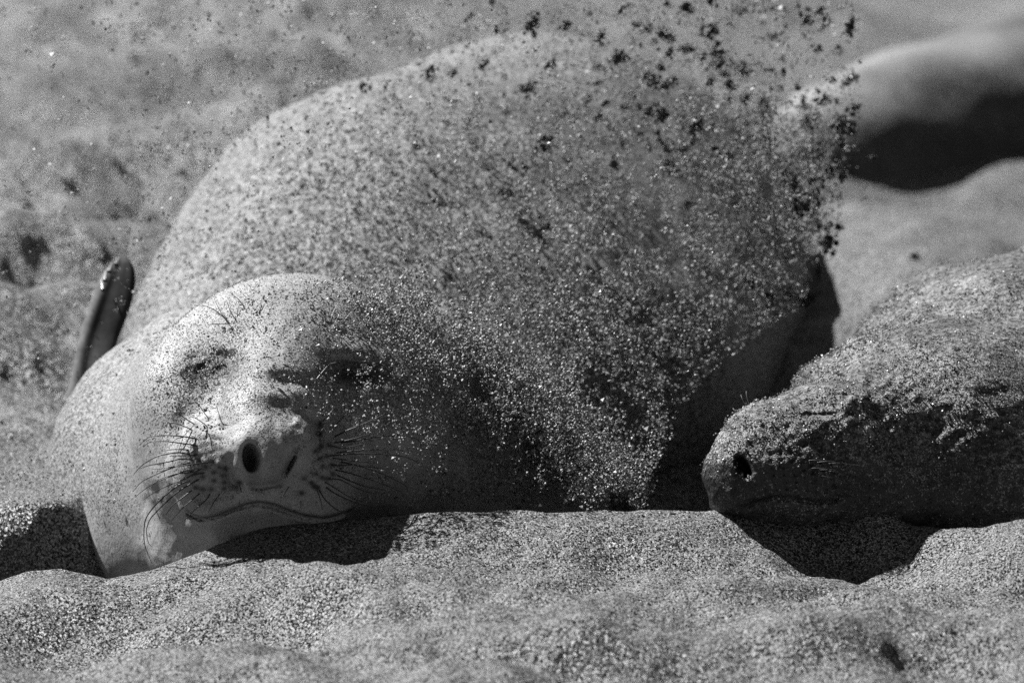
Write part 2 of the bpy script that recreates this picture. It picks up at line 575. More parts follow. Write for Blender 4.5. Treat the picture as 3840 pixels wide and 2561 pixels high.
# muzzle
S1.add(970, 1770, -0.11, (0.135, 0.10, 0.165), 0.08)
S1.cone([(1075, 1390, -0.075, 0.070), (1035, 1520, -0.165, 0.066), (985, 1650, -0.235, 0.060)], 0.035)
S1.add(995, 1712, -0.268, (0.066, 0.042, 0.050), 0.03)
S1.add(1105, 1695, -0.252, (0.036, 0.050, 0.046), 0.03)
S1.add(768, 1752, -0.210, (0.058, 0.074, 0.066), 0.03)
S1.add(1180, 1790, -0.185, (0.062, 0.072, 0.078), 0.05)
S1.add(845, 1868, -0.215, (0.065, 0.030, 0.055), 0.02, roll=0.25)
S1.add(1120, 1885, -0.205, (0.070, 0.030, 0.055), 0.02, roll=-0.2)
S1.add(985, 1850, -0.225, (0.060, 0.030, 0.05), 0.02)
S1.add(975, 1958, -0.145, (0.110, 0.040, 0.088), 0.02)

# relief in the face: strokes measured on the photograph (pixels), heights in millimetres
A1 = 1920 + S1.ax[0][:, None] / (K * (D - 0.15) / D) + 0 * S1.ax[1][None, :]
B1 = 1280.5 - S1.ax[1][None, :] / (K * (D - 0.15) / D) + 0 * S1.ax[0][:, None]
R1 = np.zeros(A1.shape)
def gs(px, py, sx, sy, h, rot=0.0):
    global R1
    c, s = math.cos(rot), math.sin(rot)
    dx, dy = A1 - px, B1 - py
    R1 += h * 1e-3 * np.exp(-(((dx * c + dy * s) / sx) ** 2 + ((-dx * s + dy * c) / sy) ** 2))
def ln(pts, wd, h, e=0.2, off=0.0):
    global R1
    d, t = seg_dist(A1, B1, pts)
    R1 += h * 1e-3 * np.exp(-(d / wd) ** 2) * taper(t, e)
MOUTH = [(690, 1905), (720, 1928), (765, 1941), (820, 1931), (880, 1906), (930, 1887), (975, 1880), (1030, 1889), (1090, 1914), (1150, 1932), (1215, 1941), (1265, 1930), (1330, 1905)]
ln(MOUTH, 9, -7, 0.08)
ln([(a, b - 24) for a, b in MOUTH], 20, 2.0, 0.1)
gs(975, 1935, 110, 30, 4)
# eyes: closed lids sunk in their sockets
gs(785, 1395, 95, 46, -7, -0.15)
gs(1330, 1305, 95, 34, 4, 0.15)
ln([(690, 1345), (760, 1330), (840, 1336), (910, 1350)], 24, -3)
R1 += 0.006 * fbm2(A1 / 26, B1 / 20, 65, 3, 0.6) * np.exp(-(((A1 - 775) / 95) ** 2 + ((B1 - 1390) / 55) ** 2))
R1 += 0.005 * fbm2(A1 / 26, B1 / 20, 66, 3, 0.6) * np.exp(-(((A1 - 1345) / 110) ** 2 + ((B1 - 1405) / 45) ** 2))
gs(740, 1440, 40, 50, -5)
ln([(880, 1400), (790, 1470), (735, 1540), (715, 1620)], 30, -2)
gs(1350, 1410, 110, 45, -11, 0.12)
gs(1350, 1392, 70, 18, 4, 0.08)
ln([(1250, 1385), (1340, 1408), (1450, 1404)], 8, -5)
ln([(1225, 1350), (1320, 1352), (1440, 1372)], 12, -6)
ln([(1400, 1450), (1440, 1520), (1440, 1600)], 25, -5)
# folds across the trunk of the nose
gs(1085, 1428, 85, 28, -10, 0.08)
ln([(930, 1470), (1000, 1466), (1060, 1468), (1110, 1490), (1140, 1530)], 32, 4.2, 0.15)
gs(1050, 1522, 45, 24, -1.0, 0.1)
ln([(1115, 1560), (1150, 1590), (1165, 1640)], 20, 5)
ln([(1130, 1530), (1185, 1580), (1205, 1650), (1180, 1730), (1140, 1800)], 20, -8)
ln([(1140, 1650), (1110, 1700), (1085, 1760), (1065, 1800)], 9, -9)
gs(985, 1600, 70, 50, 3)
gs(1020, 1730, 22, 60, 3)
# nostril, groove to the lip
ln([(940, 1812), (985, 1818), (1040, 1808), (1100, 1800)], 13, -7)
ln([(995, 1815), (985, 1860)], 10, -3)
ln([(890, 1680), (872, 1740), (885, 1800), (930, 1830)], 18, -8)
gs(775, 1775, 70, 60, 4)
gs(1205, 1800, 70, 60, 4)
gs(915, 1655, 40, 35, 2)
# pad folds and cheek creases
ln([(725, 1850), (790, 1870), (860, 1845)], 10, -3)
ln([(690, 1500), (672, 1600), (660, 1720), (670, 1850), (740, 1960)], 20, -2, 0.15)
ln([(1290, 1590), (1330, 1700), (1330, 1820), (1300, 1900)], 26, -5)
ln([(1480, 1420), (1500, 1500), (1490, 1600)], 14, -2.5)
ln([(1510, 1420), (1540, 1520), (1530, 1620)], 12, -2)
C2 = lambda x, y: (500 + x / 2.137, 1500 + y / 2.137)
PITS = [(605, 150), (695, 145), (710, 208), (600, 220), (500, 200), (495, 250), (620, 290), (690, 305), (525, 312), (635, 355), (555, 370),
        (705, 390), (660, 415), (585, 437), (480, 440), (705, 455), (640, 495), (530, 485), (580, 540), (690, 535), (740, 550), (645, 580),
        (495, 590), (555, 615), (715, 605), (645, 645), (725, 660), (500, 700), (555, 715), (625, 715), (725, 710), (850, 660),
        (1490, 270), (1500, 195), (1605, 215), (1570, 360), (1505, 370), (1460, 410), (1550, 447), (1500, 465), (1520, 530), (1590, 520),
        (1460, 590), (1370, 630), (1425, 660), (1510, 620), (1555, 630), (1600, 590), (1480, 700), (1350, 745), (1450, 690)]
for x, y in PITS:
    a, b = C2(x, y)
    gs(a, b, 10, 9, -1.6)
# soft unevenness of the skin
R1 += 0.0022 * fbm2(A1 / 130, B1 / 130, 61, 3) + 0.0013 * fbm2(A1 / 30, B1 / 40, 71, 2)
head_fade = sstep(0.42, 0.15, S1.ax[2])[None, None, :]
inhead = (sstep(400, 600, A1) * sstep(1780, 1600, A1) * sstep(900, 1050, B1) * sstep(2250, 2080, B1))
S1.F -= (R1 * inhead).astype(np.float32)[:, :, None] * head_fade.astype(np.float32)
S1.sub(946, 1716, -0.315, (0.0125, 0.0225, 0.060), 0.006, roll=0.12, yaw=0.25)
S1.sub(1092, 1742, -0.300, (0.0030, 0.018, 0.024), 0.005, roll=-0.5)
FRONT1 = S1.front()
V, Fc = S1.surface()
# folds and lumps over the trunk
Vw = to_world(V)
def mesh_normals(me):
    n = np.empty(len(me.vertices) * 3, np.float32); me.vertices.foreach_get('normal', n)
    return n.reshape(-1, 3)
sm = new_mesh('seal_body', Vw, Fc)
N = mesh_normals(sm)
out = sstep(0.12, 0.5, V[:, 2])
Vw = Vw + N * (out * (0.020 * noise3(Vw[:, 0] * 5, Vw[:, 1] * 5, Vw[:, 2] * 5, 3) + 0.010 * noise3(Vw[:, 0] * 16, Vw[:, 1] * 12, Vw[:, 2] * 16, 5)))[:, None]
sm.vertices.foreach_set('co', Vw.astype(np.float32).ravel()); sm.update()
s_ = K * (D + V[:, 2]) / D
a = 1920 + V[:, 0] / s_; b = 1280.5 - V[:, 1] / s_
def blob(px, py, sx, sy, rot=0.0):
    c, s = math.cos(rot), math.sin(rot); dx, dy = a - px, b - py
    return np.exp(-(((dx * c + dy * s) / sx) ** 2 + ((-dx * s + dy * c) / sy) ** 2))
def streak(pts, wd, e=0.2):
    d, t = seg_dist(a, b, pts)
    return np.exp(-(d / wd) ** 2) * taper(t, e)
head = sstep(0.28, 0.1, V[:, 2])
# sand settles on what faces the sky; the muzzle, cheeks and throat stay clean
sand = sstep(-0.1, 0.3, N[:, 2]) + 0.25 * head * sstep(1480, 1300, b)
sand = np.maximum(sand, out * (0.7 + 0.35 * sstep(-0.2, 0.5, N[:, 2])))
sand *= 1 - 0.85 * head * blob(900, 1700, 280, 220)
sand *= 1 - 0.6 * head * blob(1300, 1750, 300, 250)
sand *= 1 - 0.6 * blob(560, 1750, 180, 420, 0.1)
sand *= 1 - 0.5 * blob(720, 1100, 160, 120)  # upper left of the dome's painted rim light
sand *= 1 - 0.45 * head * streak([(560, 1650), (580, 1450), (600, 1350), (640, 1240), (710, 1160), (850, 1075), (1100, 1035), (1300, 1080), (1450, 1170)], 50, 0.1)  # less sand paints a bright sunlit rim around the head dome
sand *= 1 - 0.3 * streak([(1330, 1060), (1600, 1200), (1850, 1400), (2080, 1600)], 90, 0.1)  # barer, paler hide paints the lit band along the neck crest
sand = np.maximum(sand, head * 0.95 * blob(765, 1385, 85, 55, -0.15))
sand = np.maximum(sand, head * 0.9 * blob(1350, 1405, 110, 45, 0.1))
dark = head * (0.90 * np.clip(1.7 * blob(780, 1382, 105, 52, -0.08), 0, 1) + 0.8 * np.clip(1.5 * blob(740, 1440, 40, 45), 0, 1) + 0.9 * np.clip(1.4 * blob(1345, 1405, 115, 45, 0.1), 0, 1) + 0.35 * blob(1050, 1525, 45, 22))  # eyes caked dark; last blob paints the shade of the second nose fold
dark += head * (0.55 * streak([(705, 1450), (690, 1520), (668, 1600), (660, 1680)], 12) + 0.45 * streak([(725, 1470), (712, 1560), (705, 1640)], 8)
                + 0.4 * streak([(1450, 1430), (1465, 1530), (1460, 1620)], 14))
dark += head * (0.75 * blob(950, 1740, 26, 60) + 0.8 * streak(MOUTH, 5, 0.05) + 0.3 * blob(1060, 1745, 60, 60))
for x, y in PITS:
    dark += head * 1.1 * blob(*C2(x, y), 12, 10)
dark += 0.5 * blob(2990, 1310, 30, 110)
sand += 0.25 * noise3(Vw[:, 0] * 14, Vw[:, 1] * 14, Vw[:, 2] * 14, 9) * (sand > 0.05)
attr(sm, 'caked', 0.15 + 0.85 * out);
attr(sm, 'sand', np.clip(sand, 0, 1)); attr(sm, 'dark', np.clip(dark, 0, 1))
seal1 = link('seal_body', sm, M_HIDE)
seal1.name = 'body'
root1 = link('seal', None, label='huge pale seal facing the camera with closed eyes, chin resting on the sand ridge', category='seal')
root1.location = tuple(P(1300, 2000, 0.5))
bpy.context.view_layer.update()
def adopt(o, root):
    o.parent = root
    o.matrix_parent_inverse = root.matrix_world.inverted()
adopt(seal1, root1)

def lookup(Fd, fr, px, py, wd0):
    u, v, _ = uv(px, py, wd0)
    i = int(np.clip(np.searchsorted(Fd.ax[0], u), 0, len(Fd.ax[0]) - 1)); j = int(np.clip(np.searchsorted(Fd.ax[1], v), 0, len(Fd.ax[1]) - 1))
    d = fr[i, j]
    return wd0 if np.isnan(d) else float(d)

def spline(pts, n=14):
    pts = np.asarray(pts, float)
    if len(pts) == 2: pts = np.vstack((pts[0], pts.mean(0), pts[1]))
    ext = np.vstack((2 * pts[0] - pts[1], pts, 2 * pts[-1] - pts[-2]))
    out = []
    m = len(pts) - 1
    for t in np.linspace(0, m, n):
        i = min(int(t), m - 1); f = t - i
        p0, p1, p2, p3 = ext[i], ext[i + 1], ext[i + 2], ext[i + 3]
        out.append(0.5 * (2 * p1 + (p2 - p0) * f + (2 * p0 - 5 * p1 + 4 * p2 - p3) * f * f + (3 * p1 - p0 - 3 * p2 + p3) * f ** 3))
    return np.array(out)

def tube(path, r0, r1, sides=5):
    n = len(path)
    tan = np.gradient(path, axis=0); tan /= np.linalg.norm(tan, axis=1)[:, None] + 1e-9
    ref = FWD
    s = np.cross(tan, ref); s /= np.linalg.norm(s, axis=1)[:, None] + 1e-9
    t = np.cross(tan, s)
    rad = r0 + (r1 - r0) * np.linspace(0, 1, n) ** 1.2
    V = []
    for k in range(sides):
        a = 2 * math.pi * k / sides
        V.append(path + rad[:, None] * (math.cos(a) * s + math.sin(a) * t))
    V = np.stack(V, 1).reshape(-1, 3)
    F = []
    for i in range(n - 1):
        for k in range(sides):
            F.append((i * sides + k, i * sides + (k + 1) % sides, (i + 1) * sides + (k + 1) % sides, (i + 1) * sides + k))
    return V, F

WH = [[(500, 200), (420, 150), (340, 100), (280, 92), (240, 130)], [(605, 220), (540, 170), (490, 140), (450, 135)], [(605, 150), (560, 90), (515, 25)],
      [(718, 205), (695, 140), (668, 50)], [(495, 250), (420, 215), (350, 190), (290, 185), (250, 215)], [(625, 290), (580, 250), (530, 230)],
      [(525, 312), (440, 297), (330, 285), (200, 283), (120, 300), (50, 360)], [(555, 370), (415, 350), (330, 338), (230, 328), (140, 333), (80, 375)],
      [(420, 298), (375, 300), (330, 320), (305, 370)], [(480, 400), (380, 395), (300, 397), (220, 410)], [(480, 440), (370, 420), (280, 430), (190, 450), (100, 500), (40, 550), (0, 600)],
      [(585, 437), (400, 445), (290, 447)], [(530, 485), (385, 472), (300, 490), (200, 510), (120, 525), (50, 550)], [(640, 495), (500, 510), (350, 530), (200, 548), (90, 545)],
      [(580, 540), (460, 578), (340, 590), (250, 620), (180, 655)], [(495, 490), (360, 525), (250, 565), (150, 610), (60, 660), (0, 730)], [(645, 580), (500, 592), (400, 635), (290, 680), (180, 730), (80, 800)],
      [(495, 590), (440, 562), (330, 600), (200, 650), (90, 715), (10, 780)], [(555, 620), (450, 675), (350, 740), (250, 830), (180, 900), (130, 960), (105, 1050), (120, 1140), (150, 1175)],
      [(500, 640), (390, 665), (260, 760), (160, 860), (100, 950), (85, 1050), (90, 1150), (115, 1230), (150, 1308)], [(500, 700), (420, 760), (330, 830), (280, 890), (260, 920)],
      [(560, 720), (480, 790), (390, 870), (300, 970)], [(625, 720), (590, 790), (500, 870), (420, 950), (340, 998)], [(725, 710), (650, 810), (600, 900)],
      [(430, 640), (350, 670), (270, 720)], [(850, 660), (864, 740)],
      [(1605, 300), (1700, 250), (1850, 190), (1980, 130), (2060, 100), (2130, 100)], [(1500, 195), (1560, 120), (1620, 55)], [(1490, 270), (1510, 240), (1560, 190)], [(1605, 218), (1680, 140), (1720, 95)],
      [(1600, 345), (1710, 323), (1800, 300), (1900, 272), (1980, 262)], [(1640, 345), (1770, 327), (1880, 308), (2000, 290), (2120, 285), (2220, 295), (2290, 325), (2340, 365)],
      [(1570, 360), (1670, 385), (1780, 365), (1860, 350), (1920, 355)], [(1620, 425), (1750, 408), (1900, 400), (2050, 395), (2150, 400)],
      [(1560, 448), (1680, 437), (1790, 430), (1920, 432), (2060, 438), (2180, 455), (2260, 490), (2310, 530)], [(1590, 460), (1700, 480), (1850, 495), (1970, 508)],
      [(1590, 520), (1650, 525), (1760, 520), (1880, 535), (2000, 550), (2110, 557)], [(1640, 490), (1780, 520), (1900, 555), (2030, 605), (2130, 655), (2190, 690), (2195, 735)],
      [(1600, 555), (1710, 580), (1850, 620), (1980, 665), (2100, 715), (2150, 740), (2165, 775)], [(1610, 590), (1720, 640), (1850, 690), (1980, 715), (2110, 725)],
      [(1555, 630), (1660, 640), (1780, 700), (1880, 740), (1960, 740)], [(1530, 690), (1620, 750), (1750, 810), (1880, 850), (1980, 860), (2060, 840)], [(1510, 640), (1640, 720), (1760, 790), (1900, 820)],
      [(1480, 700), (1530, 790), (1620, 870), (1720, 915), (1820, 915), (1900, 870)], [(1460, 690), (1500, 800), (1515, 880)], [(1340, 750), (1345, 870)], [(1260, 670), (1200, 770)]]
for i, wpts in enumerate(WH):
    pp = [C2(x, y) for x, y in wpts]
    d0 = lookup(S1, FRONT1, pp[0][0], pp[0][1], -0.2)
    L = np.concatenate(([0], np.cumsum([math.hypot(pp[j + 1][0] - pp[j][0], pp[j + 1][1] - pp[j][1]) for j in range(len(pp) - 1)])))
    tot = L[-1]
    pts = []
    for (x, y), l in zip(pp, L):
        f = lookup(S1, FRONT1, x, y, 0.3)
        wd = d0 + 0.004 - 0.05 * math.sin(min(l / 320, 1) * math.pi / 2) + 0.10 * (l / 320) ** 1.6
        wd = min(wd, f - 0.006) if l > 0 else wd
        pts.append(P(x, y, wd))
    big = min(1.0, 0.5 + tot / 500)
    Vt, Ft = tube(spline(pts, 8 + int(tot / 25)), 0.0013 * big, 0.00042)
    o = link('whisker', new_mesh('whisker', Vt, Ft), M_WHISK); adopt(o, root1)
C1 = lambda x, y: (400 + x / 1.3067, 950 + y / 1.3067)
BROW = [[(620, 370), (560, 300), (490, 260), (430, 255)], [(650, 355), (610, 290), (590, 240)], [(645, 345), (640, 290), (650, 250)], [(690, 320), (700, 270), (720, 230)], [(740, 330), (755, 270), (760, 225)],
        [(640, 390), (600, 340), (560, 290), (530, 230)], [(690, 300), (655, 235), (600, 190)], [(1060, 360), (1050, 280), (1030, 210)], [(1065, 360), (1075, 300)], [(1095, 345), (1110, 290), (1135, 240)],
        [(1100, 400), (1115, 350), (1140, 300)], [(1140, 365), (1180, 310), (1220, 270), (1290, 225)], [(1165, 405), (1190, 380)], [(1210, 415), (1250, 395), (1300, 400)],
        [(1010, 640), (1050, 590), (1090, 545), (1130, 533)], [(720, 665), (755, 620)]]
for i, wpts in enumerate(BROW):
    pp = [C1(x, y) for x, y in wpts]
    pts = []
    n = len(pp)
    d0 = lookup(S1, FRONT1, *pp[0], 0)
    for j, (x, y) in enumerate(pp):
        f = lookup(S1, FRONT1, x, y, 0.2)
        pts.append(P(x, y, min(f - 0.004, d0 + 0.012 * j)) if j else P(x, y, d0 + 0.003))
    Vt, Ft = tube(spline(pts, 10), 0.0010, 0.0004)
    o = link('brow_hair', new_mesh('brow_hair', Vt, Ft), M_WHISK if i < 7 else M_BROWHAIR); adopt(o, root1)

# raised foreflipper on the left
FL = [(330, 1500, 75), (338, 1420, 66), (352, 1330, 63), (375, 1250, 64), (405, 1165, 66), (430, 1095, 64), (450, 1035, 54), (462, 990, 34), (466, 965, 10)]
rings = []
ns = 40
path = spline([(x, y, h) for x, y, h in FL], 48) * np.array((1, 1, 1.12))
tn = np.gradient(path[:, :2], axis=0); tn /= np.linalg.norm(tn, axis=1)[:, None]
fv = []; pale = []
for i, (x, y, h) in enumerate(path):
    nx_, ny_ = -tn[i, 1], tn[i, 0]
    if nx_ > 0: nx_, ny_ = -nx_, -ny_                    # towards the leading (left) edge
    s = i / (len(path) - 1)
    for k in range(ns):
        a = 2 * math.pi * k / ns
        e = math.cos(a)
        thick = 0.010 + 0.016 * sstep(0.1, 0.95, e) * (1 - 0.4 * s)
        thick *= (1 - sstep(0.9, 1.0, s) * 0.7)
        finger = 0.0007 * math.cos(e * 9.0) * sstep(0.35, 0.9, s)
        wobble = 1 + 0.10 * math.cos(e * 9.0) * sstep(0.85, 1.0, s)
        off = e * h * wobble
        dz = math.sin(a) * (thick + finger) + 0.02 * e * (1 - 0.3 * s)
        pale.append(float(max(sstep(0.45, 0.85, e) * sstep(1.0, 0.7, s), 0.75 * sstep(0.45, 0.1, s))))  # sunlit leading edge painted in as paler skin; base pale with dust
        fv.append(uv(x + nx_ * off, y + ny_ * off, 0.54 + dz + 0.06 * s))
fv = to_world(np.array(fv))
ff = [(i * ns + k, i * ns + (k + 1) % ns, (i + 1) * ns + (k + 1) % ns, (i + 1) * ns + k) for i in range(len(path) - 1) for k in range(ns)]
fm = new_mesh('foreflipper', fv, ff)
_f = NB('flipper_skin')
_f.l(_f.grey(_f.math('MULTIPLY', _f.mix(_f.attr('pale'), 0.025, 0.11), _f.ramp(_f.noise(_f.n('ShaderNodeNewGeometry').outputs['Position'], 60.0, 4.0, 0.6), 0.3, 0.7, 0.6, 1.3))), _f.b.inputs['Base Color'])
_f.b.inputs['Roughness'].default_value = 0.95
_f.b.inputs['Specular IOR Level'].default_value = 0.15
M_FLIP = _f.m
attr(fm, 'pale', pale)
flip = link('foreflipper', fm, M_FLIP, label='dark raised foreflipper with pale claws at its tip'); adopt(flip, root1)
bpy.context.view_layer.update()
for cx, cy, dx, dy in ((385, 1075, -4, -26), (396, 1040, 4, -26), (414, 1008, 8, -24), (440, 984, 10, -20)):
    pts = [P(cx + dx * t * 0.9, cy + dy * t, 0.595 - 0.035 + 0.012 * t) for t in (-0.5, 0, 0.5, 1)]
    Vt, Ft = tube(spline(pts, 8), 0.0042, 0.0012, 8)
    o = link('claw', new_mesh('claw', Vt, Ft), M_CLAW); adopt(o, flip)

# ----------------------------------------------------------------- the second seal
HS2 = 0.0038
S2 = Field(smooth_axis(0.24, uv(2640, 0, 0)[0], uv(3420, 0, 0)[0], 1.75, HS2, 0.02), smooth_axis(-0.62, uv(0, 1960, 0)[1], uv(0, 1400, 0)[1], 0.25, HS2, 0.016), smooth_axis(-0.33, -0.32, 0.02, 1.4, HS2, 0.02))
S2.add(4500, 1500, 0.750, (0.46, 0.33, 0.5), 0.1, full=True)
S2.add(3910, 1510, 0.420, (0.335, 0.245, 0.38), 0.10, full=True)
S2.add(3480, 1650, 0.120, (0.22, 0.185, 0.25), 0.08)
S2.add(3700, 1850, 0.150, (0.35, 0.22, 0.30), 0.10)
S2.add(3110, 1690, -0.080, (0.150, 0.112, 0.130), 0.05, roll=0.25)
S2.add(3250, 1840, -0.060, (0.17, 0.10, 0.14), 0.06)
S2.add(2890, 1765, -0.150, (0.105, 0.070, 0.085), 0.05, roll=0.15)
S2.add(2960, 1810, -0.170, (0.085, 0.050, 0.065), 0.03)
S2.add(2812, 1765, -0.170, (0.052, 0.055, 0.055), 0.03, roll=0.5)
S2.add(2762, 1805, -0.170, (0.026, 0.045, 0.045), 0.02)
S2.add(2845, 1640, -0.140, (0.055, 0.045, 0.06), 0.04, roll=0.7)
S2.add(2960, 1895, -0.140, (0.12, 0.035, 0.075), 0.015)
A1 = 1920 + S2.ax[0][:, None] / (K * (D - 0.17) / D) + 0 * S2.ax[1][None, :]
B1 = 1280.5 - S2.ax[1][None, :] / (K * (D - 0.17) / D) + 0 * S2.ax[0][:, None]
R1 = np.zeros(A1.shape)
M2 = [(2770, 1905), (2820, 1885), (2890, 1862), (2960, 1865), (3050, 1880), (3120, 1878), (3165, 1850)]
ln(M2, 9, -8, 0.1)
ln([(x, y - 20) for x, y in M2], 16, 3, 0.1)
ln([(2990, 1560), (3060, 1553), (3110, 1556), (3160, 1550)], 9, -6)
ln([(2990, 1578), (3060, 1574), (3140, 1570)], 12, 3)
ln([(2980, 1535), (3070, 1520), (3170, 1535)], 14, -3)
gs(3075, 1540, 80, 14, 4)
gs(3240, 1560, 50, 70, -6)
ln([(3230, 1500), (3290, 1560), (3330, 1660), (3340, 1760)], 26, -9)
ln([(2870, 1480), (2990, 1440), (3120, 1420), (3260, 1440)], 18, -3)
ln([(3100, 1400), (3250, 1440), (3380, 1500)], 14, -2.5)
ln([(2700, 1800), (2760, 1840), (2790, 1800)], 10, -3)
for j in range(6):
    for i in range(7):
        x = 2880 + i * 38 + j * 5; y = 1700 + j * 26 + i * 5 - 12 * math.sin(i * 0.7)
        ln([(x - 8, y - 3), (x + 8, y + 4)], 6, -6, 0.1)
R1 += 0.004 * fbm2(A1 / 110, B1 / 110, 81, 3) + 0.0028 * fbm2(A1 / 26, B1 / 26, 91, 3)
_ar, _br = A1 * 0.82 - B1 * 0.57, A1 * 0.57 + B1 * 0.82
R1 += 0.003 * fbm2(_ar / 95, _br / 22, 97, 3, 0.6) * sstep(2780, 3000, A1)
S2.F -= R1.astype(np.float32)[:, :, None]
fr2 = S2.front()
dn = lookup(S2, fr2, 2787, 1752, 0.0)
S2.sub(2787, 1752, dn + 0.01, (0.0095, 0.0205, 0.035), 0.005, roll=0.5)
FRONT2 = S2.front()
V2, F2 = S2.surface()
Vw2 = to_world(V2)
m2 = new_mesh('body', Vw2, F2)
N2 = mesh_normals(m2)
o2 = sstep(-0.04, 0.2, V2[:, 2])
Vw2 = Vw2 + N2 * (o2 * (0.018 * noise3(*(Vw2.T * 9), 13) + 0.016 * noise3(*(Vw2.T * 28), 15)) + (0.3 + 0.7 * o2) * 0.007 * noise3(*(Vw2.T * 70), 16))[:, None]
m2.vertices.foreach_set('co', Vw2.astype(np.float32).ravel()); m2.update()
s_ = K * (D + V2[:, 2]) / D
a = 1920 + V2[:, 0] / s_; b = 1280.5 - V2[:, 1] / s_
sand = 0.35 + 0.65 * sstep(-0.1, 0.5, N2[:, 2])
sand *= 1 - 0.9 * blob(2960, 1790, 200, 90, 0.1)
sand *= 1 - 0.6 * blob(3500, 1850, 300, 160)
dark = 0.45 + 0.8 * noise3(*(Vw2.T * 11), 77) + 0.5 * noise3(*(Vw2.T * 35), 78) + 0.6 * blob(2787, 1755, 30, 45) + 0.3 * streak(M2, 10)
attr(m2, 'caked', np.full(len(Vw2), 1.0));
attr(m2, 'sand', np.clip(sand, 0, 1)); attr(m2, 'dark', np.clip(dark, 0, 1))
root2 = link('seal', None, label='sand-crusted dark seal at the right edge, sleeping with its snout pointing left', category='seal')
root2.location = tuple(P(3300, 1950, 0.15))
bpy.context.view_layer.update()
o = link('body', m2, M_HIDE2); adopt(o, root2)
rs = random.Random(5)
for j in range(5):
    for i in range(3, 7):
        x = 2890 + i * 36 + j * 8; y = 1712 + j * 27 + i * 6
        d0 = lookup(S2, FRONT2, x, y, 0)
        Ln = rs.uniform(90, 190)
        pts = [P(x, y, d0 + 0.003), P(x + Ln * 0.5, y - 6 + j * 5, min(d0 - 0.012, lookup(S2, FRONT2, x + Ln * 0.5, y, 0) - 0.006)), P(x + Ln, y + 8 + j * 14, min(d0 - 0.005, lookup(S2, FRONT2, x + Ln, y + 10, 0) - 0.006))]
        Vt, Ft = tube(spline(pts, 9), 0.0007, 0.00025)
        o = link('whisker', new_mesh('whisker', Vt, Ft), M_WHISK); adopt(o, root2)
for x, y, dx, dy in ((2792, 1520, -14, -40), (2802, 1512, -4, -46), (2770, 1560, -22, -30), (2760, 1580, -20, -22), (2690, 1760, -22, -24), (2682, 1800, -24, -16), (2680, 1826, -26, -4), (2684, 1850, -20, 8)):
    pts = [P(x + 8, y + 8, -0.15), P(x + dx * 0.6, y + dy * 0.6, -0.15), P(x + dx, y + dy, -0.145)]
    Vt, Ft = tube(spline(pts, 8), 0.0006, 0.0003)
    o = link('brow_hair' if y < 1600 else 'whisker', new_mesh('brow_hair', Vt, Ft), M_BROWHAIR); adopt(o, root2)

# ----------------------------------------------------------------- the seal lying far behind on the right
S3 = Field(np.arange(0.4, 2.6, 0.03), np.arange(-0.4, 1.0, 0.03), np.arange(2.6, 5.2, 0.04))
S3.cone([(2960, 680, 3.5, 0.08), (3150, 650, 3.6, 0.14), (3450, 600, 3.75, 0.20), (3900, 550, 3.9, 0.25), (4500, 520, 4.1, 0.30), (5000, 540, 4.3, 0.25)], 0.12)
V3, F3 = S3.surface()
V3w = to_world(V3)
m3 = new_mesh('seal', V3w, F3)
N3 = mesh_normals(m3)
V3w = V3w + N3 * (0.018 * noise3(*(V3w.T * np.array([[4], [9], [9]])), 33) + 0.014 * noise3(*(V3w.T * 16), 34))[:, None]
m3.vertices.foreach_set('co', V3w.astype(np.float32).ravel()); m3.update()
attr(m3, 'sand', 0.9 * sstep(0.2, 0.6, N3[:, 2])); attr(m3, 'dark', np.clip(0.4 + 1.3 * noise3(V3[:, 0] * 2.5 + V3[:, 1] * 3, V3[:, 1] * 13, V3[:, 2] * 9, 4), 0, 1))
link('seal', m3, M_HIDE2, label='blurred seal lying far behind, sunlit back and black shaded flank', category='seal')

# ----------------------------------------------------------------- sand thrown over the big seal's back
OCT_V = np.array([(1, 0, 0), (-1, 0, 0), (0, 1, 0), (0, -1, 0), (0, 0, 1), (0, 0, -1)], float)
OCT_F = np.array([(0, 2, 4), (2, 1, 4), (1, 3, 4), (3, 0, 4), (2, 0, 5), (1, 2, 5), (3, 1, 5), (0, 3, 5)])
TET_V = np.array([(1, 1, 1), (-1, -1, 1), (-1, 1, -1), (1, -1, -1)], float) * 0.75
TET_F = np.array([(0, 2, 1), (0, 1, 3), (0, 3, 2), (1, 2, 3)])
def grains(centres, radii, rg, squash=0.45, tet=False):
    n = len(centres)
    BV, BF = (TET_V, TET_F) if tet else (OCT_V, OCT_F)
    m_ = len(BV)
    q = rg.normal(size=(n, 4)); q /= np.linalg.norm(q, axis=1)[:, None]
    w_, x_, y_, z_ = q.T
    R = np.stack((1 - 2 * (y_ ** 2 + z_ ** 2), 2 * (x_ * y_ - z_ * w_), 2 * (x_ * z_ + y_ * w_),
                  2 * (x_ * y_ + z_ * w_), 1 - 2 * (x_ ** 2 + z_ ** 2), 2 * (y_ * z_ - x_ * w_),
                  2 * (x_ * z_ - y_ * w_), 2 * (y_ * z_ + x_ * w_), 1 - 2 * (x_ ** 2 + y_ ** 2)), -1).reshape(n, 3, 3)
    loc = BV[None] * (1 + squash * rg.uniform(-1, 1, size=(n, m_, 1))) * np.asarray(radii)[:, None, None]
    V = np.einsum('nij,nkj->nki', R, loc) + np.asarray(centres)[:, None, :]
    F = BF[None] + (np.arange(n) * m_)[:, None, None]
    return V.reshape(-1, 3), F.reshape(-1, 3)

